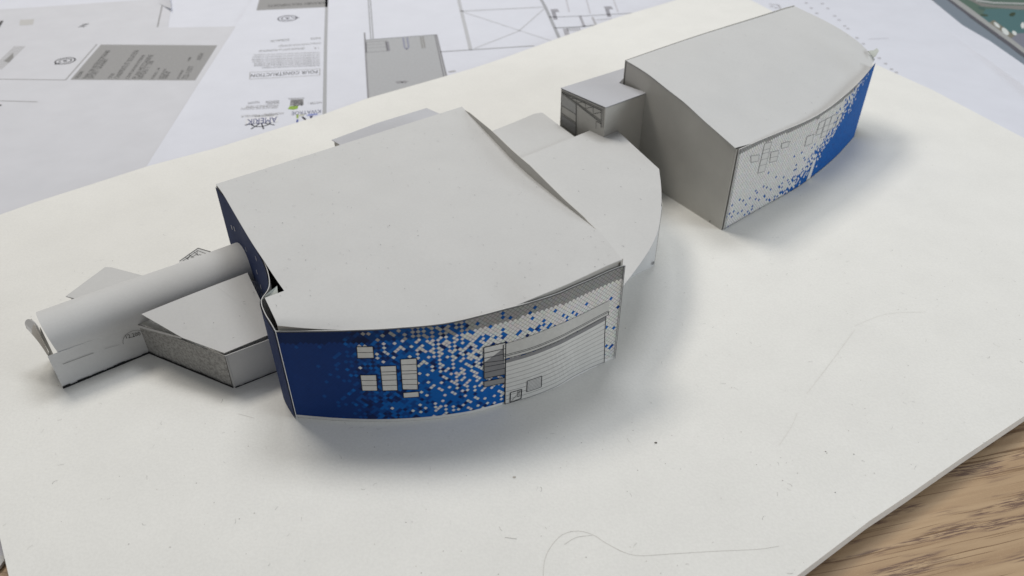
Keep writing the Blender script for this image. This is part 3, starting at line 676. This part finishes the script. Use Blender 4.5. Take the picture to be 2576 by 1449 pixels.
# ------------------------------------------------------------------ low wing on the right of the hall
wing = thing('model_wing', (.05, .45, 0), 'low model building with a rounded end, tucked between the two tall halls', 'model building', G_MODEL)
ZW = .0465
wp = atl([(1310, 398), (1355, 380), (1440, 346), (1515, 315), (1525, 311), (1536, 313), (1600, 372), (1658, 425)], ZW) + smooth(atl([(1658, 425), (1663, 467), (1664, 502), (1662, 538), (1656, 576), (1642, 612), (1621, 647), (1593, 686), (1562, 726)], ZW), 4)[1:]
inner = [EW.pt(s, ZW, 0) for s in (EW.hit(1540, 620)[0], EW.hit(1310, 398)[0])]
inn2 = [np.array([FW.pt(FW.L - .002, 0, -.004)[0], FW.pt(FW.L - .002, 0, -.004)[1] + .006, ZW]), np.array([RR[0] * .45 + fr[-1][0] * .55, RR[1] * .45 + fr[-1][1] * .55, ZW])]
poly = wp + [np.array([.0562, .334, ZW]), np.array([*(EW.pt(EW.L * .95, 0)[:2] + np.array([.0012, 0])), ZW]), np.array([*(EW.pt(EW.L * .25, 0)[:2] + np.array([.0012, 0])), ZW])]
mb = MB(); mb.face(poly); mb.build('roof', M_CARD, wing, thick=.0004)
fl = Wall([np.array([.050, .383]), at(1600, 691)[:2], at(1624, 680)[:2], at(1645.5, 667)[:2]])
mb = MB(); wallgrid(mb, fl, 0, fl.L, 0, ZW - .0006, 0, step=.002); mb.build('curved_wall', M_CARD, wing, thick=.0004)
wl = Wall([at(1645.5, 667)[:2] + np.array([.0004, .0006]), at(1658, 426, ZW)[:2] + np.array([-.001, -.001]), at(1536, 314, ZW)[:2] + np.array([-.001, -.002]), at(1360, 381, ZW)[:2] + np.array([0, -.002])])
mb = MB(); wallgrid(mb, wl, 0, wl.L, 0, ZW - .0006, 0); mb.build('rear_wall', M_CARD_IN, wing, thick=.0004)
mb = MB(); q = at(1641, 662); fl_s, fl_z = fl.hit(1642, 661); wline(mb, fl, (fl_s - .0008, fl_z - .0008), (fl_s, fl_z + .0014), .0012, .0008, (.04, .04, .04)); mb.build('marker_dot', M_INK, wing)
mb = MB(); r = random.Random(8)
for x, y in ((1558, 354), (1392, 398), (1530, 425), (1470, 427), (1611, 425), (1520, 540), (1610, 500), (1600, 560), (1478, 352), (1570, 620), (1455, 480), (1560, 470)):
    p = at(x, y, ZW + .0001); lint(mb, r, p[0], p[1], ZW + .0001, r.uniform(.0008, .002), .0003, (.16, .16, .17))
o = mb.build('lint', M_INK, wing); lab(o, kind='stuff')
# lower flat block behind it
rear = thing('model_block', (.01, .54, 0), 'flat low model block behind the big hall, left of the drawn box', 'model building', G_MODEL)
zb = .0435
rp = [EW.pt(EW.L * .30, zb)+np.array([.0012, 0, 0]), EW.pt(EW.L * .05, zb) + np.array([.0012, 0, 0]), at(1200, 345, zb), at(1238, 329, zb), at(1290, 309, zb), at(1344, 286, zb), at(1364, 283, zb), at(1405, 314, zb), at(1450, 347, zb), at(1480, 370, zb), at(1400, 420, zb)]
mb = MB(); mb.face(rp); mb.build('roof', M_CARD, rear, thick=.0004)
W2 = Wall([p[:2] + (np.array([.012, .54]) - p[:2]) * .03 for p in rp[2:10]]); mb = MB(); wallgrid(mb, W2, 0, W2.L, 0, zb - .0006, 0); mb.build('wall', M_CARD_IN, rear, thick=.0004)
# flat block behind the hall on the left
rear = thing('model_block', (-.09, .50, 0), 'pale flat model block peeping out behind the rear left edge of the big hall roof', 'model building', G_MODEL)
zb = .052
rp = [at(852.5, 362, zb), at(834, 352, zb), at(950, 309, zb), at(1073, 271.7, zb), at(1102, 284, zb), at(1190, 322, zb), at(1150, 345, zb), at(900, 420, zb)]
mb = MB(); mb.face(rp); mb.build('roof', M_CARD_COOL, rear, thick=.0004)
W2 = Wall([p[:2] + (np.array([-.08, .49]) - p[:2]) * .04 for p in rp[:6]]); mb = MB(); wallgrid(mb, W2, 0, W2.L, 0, zb - .0006, 0); mb.build('wall', M_CARD_IN, rear, thick=.0004)

# ------------------------------------------------------------------ second tall building
b2 = thing('model_hall', (.2, .56, 0), 'tall model building at upper right with a curved roof and white to blue mosaic front', 'model building', G_MODEL)
f2_px = [(1820, 577), (1905, 528), (1968, 493), (2004, 472), (2039, 447), (2074, 419), (2110, 386), (2148, 343)]
F2 = Wall(smooth(atl(f2_px, .0006), 4))
top2 = curve_on(F2, [(1863, 374), (1905, 355), (1951, 336), (2021, 307), (2060, 287), (2092, 266), (2138, 228), (2173, 193), (2205, 154)])
mb = MB(); wallgrid(mb, F2, 0, F2.L, .0003, top2, 0, nz=6, step=.003); fac2 = mb.build('facade', M_FACE, b2, thick=.0003, smooth_=True)
def c2(a, b, r, nb=0):
    bd = .34 + .50 * b ** .8; d = (a - bd) / .30
    pb = 1 / (1 + math.exp(-d * 7)) if d > -.9 else .0
    if a < bd - .0 and b < .55 and r.random() < .13 * max(0, 1 - b * 1.3) * (.35 + a): pb = 1
    if d > .25: pb = max(pb, .93)
    if a > .93 or d > .5: pb = 1
    if r.random() < pb:
        return tuple(k * .8 for k in BRIGHT) if r.random() < .9 else MID, False
    return tuple(k * r.uniform(.92, 1.0) for k in (.66, .66, .645)), True
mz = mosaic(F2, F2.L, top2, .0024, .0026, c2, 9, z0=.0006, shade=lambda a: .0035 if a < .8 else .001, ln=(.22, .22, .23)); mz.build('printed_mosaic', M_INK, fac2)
K = lambda zx, zy: F2.hit(1757 + .3528 * zx, 95.8 + .3528 * zy)
LG = (.22, .22, .23)
for q, ln_ in (([(372, 885), (425, 875), (430, 830), (370, 840)], []), ([(420, 962), (468, 948), (520, 738), (470, 750)], [.25, .45, .66, .78]), ([(505, 885), (555, 873), (570, 800), (515, 812)], [.45]), ([(588, 786), (635, 774), (648, 735), (590, 750)], []),
              ([(755, 770), (805, 750), (820, 685), (770, 702)], []), ([(833, 692), (870, 680), (905, 580), (862, 600)], [.45]), ([(868, 712), (905, 695), (945, 560), (908, 575)], [.3, .6]), ([(915, 660), (950, 640), (985, 540), (952, 552)], [.4]), ([(972, 630), (995, 612), (1022, 535), (1000, 545)], [.5])):
    q = [K(*p) for p in q]; mb = MB(); wquad(mb, F2, q, .0004, (.54, .54, .525), 3); frame(mb, F2, q, .0004, .00048, LG)
    for f in ln_:
        a = [q[0][i] + (q[3][i] - q[0][i]) * f for i in (0, 1)]; b = [q[1][i] + (q[2][i] - q[1][i]) * f for i in (0, 1)]; wline(mb, F2, a, b, .0003, .00048, LG)
    mb.build('printed_window', M_INK, fac2)
mb = MB(); wquad(mb, F2, [K(765, 1018), K(793, 1000), K(838, 856), K(818, 872)], .0004, (.58, .58, .57), 3); mb.build('printed_door', M_INK, fac2)
mb = MB(); wline(mb, F2, (.0012, .001), (.0012, top2(0)), .0003, .0006, LK)
for a, b in zip(np.linspace(0, F2.L, 30)[:-1], np.linspace(0, F2.L, 30)[1:]): wline(mb, F2, (a, .0013), (b, .0013), .0003, .0006, (.1, .1, .12))
mb.build('printed_border', M_INK, fac2)
# left wall, roof
Wp0 = at(1816, 581)[:2]; Wp1 = at(1662, 483)[:2]
S2 = Wall([Wp0, Wp0 + (Wp1 - Wp0) * 2.9])
l_px = [(1849, 372), (1804, 332), (1769, 301.5), (1723, 259), (1680, 225.5), (1627, 184), (1575, 152)]
sh = [S2.hit(*p) for p in l_px]; S2L = sh[-1][0]
I2 = Wall([F2.pt(s, 0, -.0014)[:2] for s in np.linspace(0, F2.L - .0005, 30)])
r_px = [(1849, 371.6), (1916, 353), (1986, 325), (2057, 290), (2110, 258), (2155.5, 219), (2180, 187.5), (2201, 149)]
hz = [I2.hit(*p) for p in r_px]; pf = np.polyfit([a for a, b in hz[:-1]], [b for a, b in hz[:-1]], 2); fr2_ = [at(*p, float(np.polyval(pf, h[0])) if h[0] < I2.L * .93 else .0618) for p, h in zip(r_px, hz)]; le2 = [S2.pt(s, z) for s, z in sh]; le2[0] = fr2_[0]
rt2 = [fr2_[-1], at(2157, 103, .0685), at(2088, 58.7, .0765), at(2000, 16, .084)]
rr2 = [le2[-1], at(1750, 92.5, .0875), at(1916.7, 41, .086), at(1975, 22.5, .085), at(2000, 16, .084)]
G2 = coons(rs(fr2_, 40), rs(rr2, 40), rs(le2, 30), rs(rt2, 30))
mb = MB(); mb.grid(G2); roof2 = mb.build('roof', M_CARD, b2, thick=.0004, smooth_=True, off=-1); grid_lint(G2, 60, 14, roof2)
mb = MB(); t_ = lambda s: float(np.interp(s, [a for a, b in sh], [b for a, b in sh])) - .0008
s_in = -.0006
o_ = 1 if S2.pt(.05, 0, .001)[0] < S2.pt(.05, 0)[0] else -1
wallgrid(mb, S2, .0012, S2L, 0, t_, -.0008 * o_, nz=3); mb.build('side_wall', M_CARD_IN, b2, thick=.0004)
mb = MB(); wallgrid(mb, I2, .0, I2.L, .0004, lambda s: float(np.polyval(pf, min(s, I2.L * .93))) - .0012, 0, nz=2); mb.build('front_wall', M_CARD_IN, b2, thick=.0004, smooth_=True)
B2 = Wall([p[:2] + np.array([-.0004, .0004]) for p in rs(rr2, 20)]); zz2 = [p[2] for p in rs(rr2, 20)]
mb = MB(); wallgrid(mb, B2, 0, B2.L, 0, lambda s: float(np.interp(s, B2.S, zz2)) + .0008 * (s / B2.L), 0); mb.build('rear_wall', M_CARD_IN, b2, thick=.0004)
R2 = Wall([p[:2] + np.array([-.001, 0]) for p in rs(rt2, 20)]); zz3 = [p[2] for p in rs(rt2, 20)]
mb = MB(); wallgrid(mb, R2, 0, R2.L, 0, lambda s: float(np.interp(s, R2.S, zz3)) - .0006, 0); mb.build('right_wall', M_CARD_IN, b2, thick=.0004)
mb = MB(); mb.face([at(2184, 128, .0668), at(2198, 126, .0668), at(2206, 121, .0672), at(2211, 127, .0672), at(2204, 139, .0665), at(2198, 144, .0655)]); mb.build('torn_flap', M_TORN, b2, thick=.0006)
# small dark edge dots
mb = MB(); s, z = S2.hit(1787, 557); wline(mb, S2, (s, z - .0007), (s, z + .0012), .0005, .0006 * o_, (.05, .05, .05)); mb.build('marker_dot', M_INK, b2)

# ------------------------------------------------------------------ box with a drawn truss
bx = thing('model_box', (.07, .55, 0), 'small model box with a pencil drawn truss front, joined to the tall upper right building', 'model building', G_MODEL)
zx = .070
q0, q1, q2 = at(1411, 221, zx), at(1524, 270, zx), S2.pt(*S2.hit(1628, 233)); q2 = at(1627, 233, zx)
q3 = at(1557, 208.6, zx); q4 = at(1573, 170.5, zx - .002)
mb = MB()
mb.face([q0, q1, q2, q3]); mb.face([q0, q3, at(1566, 212, zx - .004), at(1590, 175, zx - .002), q4]); mb.build('roof', M_CARD_COOL, bx, thick=.0004)
FB = Wall([q0 + np.array([.0004, .0003, 0]), q1 + np.array([.0, .0006, 0])]); mb = MB(); wallgrid(mb, FB, 0, FB.L, 0, zx - .0005, 0, step=.01); fw_ = mb.build('front_wall', M_CARD_IN, bx, thick=.0004)
SB = Wall([q1 + np.array([.0, .0006, 0]), q2 + np.array([0, .0006, 0])]); mb = MB(); wallgrid(mb, SB, .0003, SB.L, 0, zx - .0011, 0, step=.01); mb.build('side_wall', M_CARD_IN, bx, thick=.0004)
BB = Wall([q0 + np.array([.0004, .0003, 0]), at(1573, 171, zx - .002)]); mb = MB(); wallgrid(mb, BB, .0006, BB.L, 0, zx - .003, 0, step=.01); mb.build('rear_wall', M_CARD_IN, bx, thick=.0004)
mb = MB(); Tq = lambda a, b: FB.hit(1309.7 + .26465 * a, 95.8 + .26465 * b); ofb = .0003
for a, b, wd in (((390, 520), (390, 850), .0008), ((385, 480), (800, 665), .0007), ((385, 500), (795, 685), .0006), ((390, 515), (775, 690), .001), ((400, 525), (770, 800), .0007), ((395, 512), (770, 785), .0006), ((530, 620), (528, 940), .0011),
              ((395, 640), (528, 725), .0007), ((395, 715), (528, 805), .0007), ((395, 730), (528, 818), .0005), ((395, 830), (528, 925), .0007), ((540, 630), (770, 815), .0005), ((768, 690), (768, 850), .0009), ((785, 690), (785, 850), .0007),
              ((480, 575), (535, 570), .0006), ((535, 570), (535, 615), .0006), ((545, 615), (610, 605), .0006), ((618, 610), (618, 665), .0006), ((620, 668), (685, 655), .0006), ((692, 655), (692, 715), .0006), ((695, 720), (765, 705), .0006), ((720, 790), (718, 860), .0005), ((720, 790), (765, 815), .0005)):
    wline(mb, FB, Tq(*a), Tq(*b), wd * .6, ofb, (.10, .10, .10), step=.02)
mb.face([FB.pt(*Tq(*p), .0002) for p in ((392, 735), (526, 820), (526, 925), (392, 835))], (.33, .33, .33)); mb.face([FB.pt(*Tq(*p), .0002) for p in ((392, 530), (526, 630), (526, 722), (392, 640))], (.42, .42, .41))
mb.build('printed_truss', M_INK, fw_)

# ------------------------------------------------------------------ annex on the left with a barrel roof
ax = thing('model_annex', (-.2, .34, 0), 'low model annex at far left with barrel vault roof and a number on its wall', 'model building', G_MODEL)
f0 = np.array([-.2435, .3075]); ud = np.array([math.cos(math.radians(37)), math.sin(math.radians(37))]); ud /= np.linalg.norm(ud); nd = np.array([-ud[1], ud[0]])
VL = .150; G = []
for i in range(15):
    a = math.pi * (-.03 + 1.03 * i / 14); row = []
    for k in range(31):
        x = VL * k / 30; rr = .0012 * math.sin(k * .33) * math.sin(a)
        t_ = .0165 * (1 - math.cos(a)); zz_ = .0235 + (.0138 + rr * .3) * math.sin(a)
        e = -.002 * math.sin(a) if k == 0 else 0
        p = f0 + ud * (x + e) + nd * t_; row.append(np.array([p[0], p[1], zz_]))
    G.append(row)
mb = MB(); mb.grid(G); o = mb.build('vault_roof', M_CARD, ax, thick=.0004, smooth_=True, off=0)
for nm, a, b, m, h0, h1 in (('drawn_wall', at(159, 977)[:2], at(375.5, 888)[:2], M_CARD, .0236, .0222), ('toned_wall', at(375.5, 888)[:2], at(588, 975)[:2], M_GREY, .0222, .0236), ('plain_wall', at(592, 975)[:2], at(716, 926)[:2], M_CARD, .0236, .0236)):
    W3 = Wall([a, b]); mb = MB(); wallgrid(mb, W3, 0, W3.L, 0, lambda s: h0 + (h1 - h0) * s / W3.L, 0); o = mb.build(nm, m, ax, thick=.0004)
    so = .00045 if W3.pt(0, 0, .001)[1] < W3.pt(0, 0)[1] else -.00045
    mb = MB(); r = random.Random(2); n = 24
    for i in range(n):
        s0, s1 = W3.L * i / n, W3.L * (i + 1) / n; hh = .0013 + r.uniform(-.0003, .0004)
        if nm == 'plain_wall': hh *= .45
        wline(mb, W3, (s0, hh / 2), (s1 + .0002, hh / 2), hh, so, (.02, .02, .022))
    mb.build('marker_line', M_INK, o)
    if nm == 'drawn_wall':
        WA = W3; mb = MB(); s, z = W3.hit(315, 852)
        e_s, e_z = W3.hit(354, 842); tmp = MB(); wd = text(tmp, '12,200', lambda x, y: (x, y, 0), .0038, (0, 0, 0))
        text(mb, '12,200', lambda x, y: W3.pt(s + x * (e_s - s) / wd, z + y + (e_z - z) * x / wd, so), .0038, (.05, .05, .05))
        c_s, c_z = W3.hit(337, 850)
        arc = [(c_s + .0062 * math.cos(t), c_z - .001 + .0062 * math.sin(t)) for t in np.linspace(.35, math.pi, 14)]
        for p, q in zip(arc[:-1], arc[1:]): wline(mb, W3, p, q, .0002, so, (.12, .12, .12))
        wline(mb, W3, W3.hit(158, 915), W3.hit(235, 887), .0003, so, (.22, .22, .22)); wline(mb, W3, W3.hit(262, 877), W3.hit(300, 866), .0002, so, (.35, .35, .35))
        mb.build('printed_number', M_INK, o)
    if nm == 'toned_wall':
        mb = MB(); wline(mb, W3, W3.hit(567, 893), W3.hit(586, 968), .0005, so * 1.2, (.04, .04, .04)); mb.build('printed_border', M_INK, o); mb = MB(); wquad(mb, W3, [W3.hit(348, 822), W3.hit(458, 851), W3.hit(458, 847), W3.hit(348, 816)], so * 1.2, (.55, .55, .54)); mb.build('white_margin', M_INK, o)
mb = MB(); W3 = Wall([at(588, 975)[:2], at(593, 975.5)[:2]]); wallgrid(mb, W3, 0, W3.L, 0, .0236, 0, step=.001); mb.build('corner_tab', M_CARD, ax, thick=.0004)
flat = [at(355.6, 790, .0305), at(463, 747, .0305), at(540, 717, .0305), at(622, 686, .0305), at(655, 755, .0285), at(668, 800, .0265), at(683, 839, .0245), at(564, 888, .0242), at(458, 849, .026)]
mb = MB(); mb.face([flat[0], flat[1], flat[7], flat[8]]); mb.face([flat[1], flat[2], flat[6], flat[7]]); mb.face([flat[2], flat[3], flat[4], flat[5], flat[6]])
o = mb.build('flat_roof', M_CARD, ax, thick=.0005)
bm = bmesh.new(); bm.from_mesh(o.data); bmesh.ops.remove_doubles(bm, verts=bm.verts, dist=.0002); bmesh.ops.recalc_face_normals(bm, faces=bm.faces)
if sum(f.normal.z for f in bm.faces) < 0: bmesh.ops.reverse_faces(bm, faces=bm.faces)
bm.to_mesh(o.data); bm.free()
mb = MB(); r = random.Random(9)
for x, y in ((605, 797), (463, 816), (612, 760), (538, 812), (590, 850), (420, 780), (640, 735), (500, 760)):
    p = at(x, y, .029); lint(mb, r, p[0], p[1], p[2] + .0004, .0012, .0003, (.2, .2, .2))
o = mb.build('lint', M_INK, ax); lab(o, kind='stuff')
# curled tab at the open end of the vault
G = []
for i in range(12):
    f = i / 11; x = 64 + 40 * f; sag = math.sin(f * math.pi)
    G.append([at(121 - 40 * (1 - f) - 14 * (1 - f) ** 2, 893 - 68 * (1 - f), .023), at(124 - 44 * (1 - f), 880 - 78 * (1 - f) + 6 * f, .0265)])
mb = MB(); mb.grid(G); mb.build('end_strip', M_CARD_IN, ax, thick=.0004, smooth_=True)
tab = smooth([at(x, y, z) for x, y, z in ((101, 848, .022), (84, 841, .023), (69, 826, .0245), (64, 813, .026), (70, 804, .0275), (82, 805, .0275), (95, 820, .026), (102, 838, .024), (101, 848, .022))], 3)
mb = MB(); mb.face(tab[:-1]); mb.build('curled_tab', M_CARD, ax, thick=.0005)
ew = Wall([at(122, 893, .0225)[:2], at(97, 838, .026)[:2], (f0 + nd * .030 - ud * .003)]); mb = MB(); wallgrid(mb, ew, 0, ew.L, 0, .0222, 0); mb.build('end_wall', M_CARD_IN, ax, thick=.0004)
# little low block behind the vault
lb = thing('model_block', (-.25, .375, 0), 'small low wedge of card behind the left end of the barrel vault', 'model building', G_MODEL)
zq = .018; rp = [at(165.4, 745, zq), at(215, 708, zq), at(264.6, 671.6, zq), at(281, 672.5, zq), at(357, 692.4, zq), at(400, 705, zq), at(360, 800, zq), at(197, 753, zq)]
mb = MB(); mb.face(rp); mb.build('roof', M_CARD, lb, thick=.0004)
cq = sum(rp) / len(rp); W2 = Wall([p[:2] + (cq[:2] - p[:2]) * .03 for p in [rp[7], rp[0], rp[1], rp[2], rp[3], rp[4]]]); mb = MB(); wallgrid(mb, W2, 0, W2.L, 0, zq - .0016, 0, step=.01); o = mb.build('wall', M_CARD_IN, lb, thick=.0004)
mb = MB(); zf = zq - .0016; q = atl([(165.4, 745.5), (170, 742), (200, 751), (197, 756)], zf); mb.face(q); mb.build('lower_sheet', M_CARD, lb, thick=.0004)
# drawn scrap behind the vault
ds = thing('model_block', (-.20, .40, 0), 'tiny triangular card piece with pencil drawing behind the vault ridge', 'model building', G_MODEL)
zq = .016; rp = [at(450, 657.5, zq), at(474, 639, zq), at(498, 623, zq), at(533, 633.5, zq), at(560, 642, zq), at(540, 720, zq), at(470, 720, zq)]
mb = MB(); mb.face(rp); rf = mb.build('roof', M_CARD, ds, thick=.0004)
mb = MB()
for a, b, wd in (((452, 656), (498, 624), .0005), ((498, 624), (533, 634), .0006), ((460, 656), (497, 630), .0003), ((497, 630), (525, 640), .0003), ((470, 652), (480, 642), .0004), ((480, 648), (496, 638), .0003), ((496, 630), (496, 642), .0003), ((476, 641), (490, 650), .0003), ((488, 634), (500, 642), .0003), ((500, 640), (515, 643), .0003), ((466, 647), (475, 653), .0002)):
    fline(mb, at(*a, zq + .0002), at(*b, zq + .0002), wd, zq + .0002, (.1, .1, .1))
mb.build('pencil_drawing', M_INK, rf)
cq = sum(rp) / len(rp); W2 = Wall([p[:2] + (cq[:2] - p[:2]) * .04 for p in rp[:5]]); mb = MB(); wallgrid(mb, W2, 0, W2.L, 0, zq - .0006, 0, step=.01); mb.build('wall', M_CARD_IN, ds, thick=.0004)
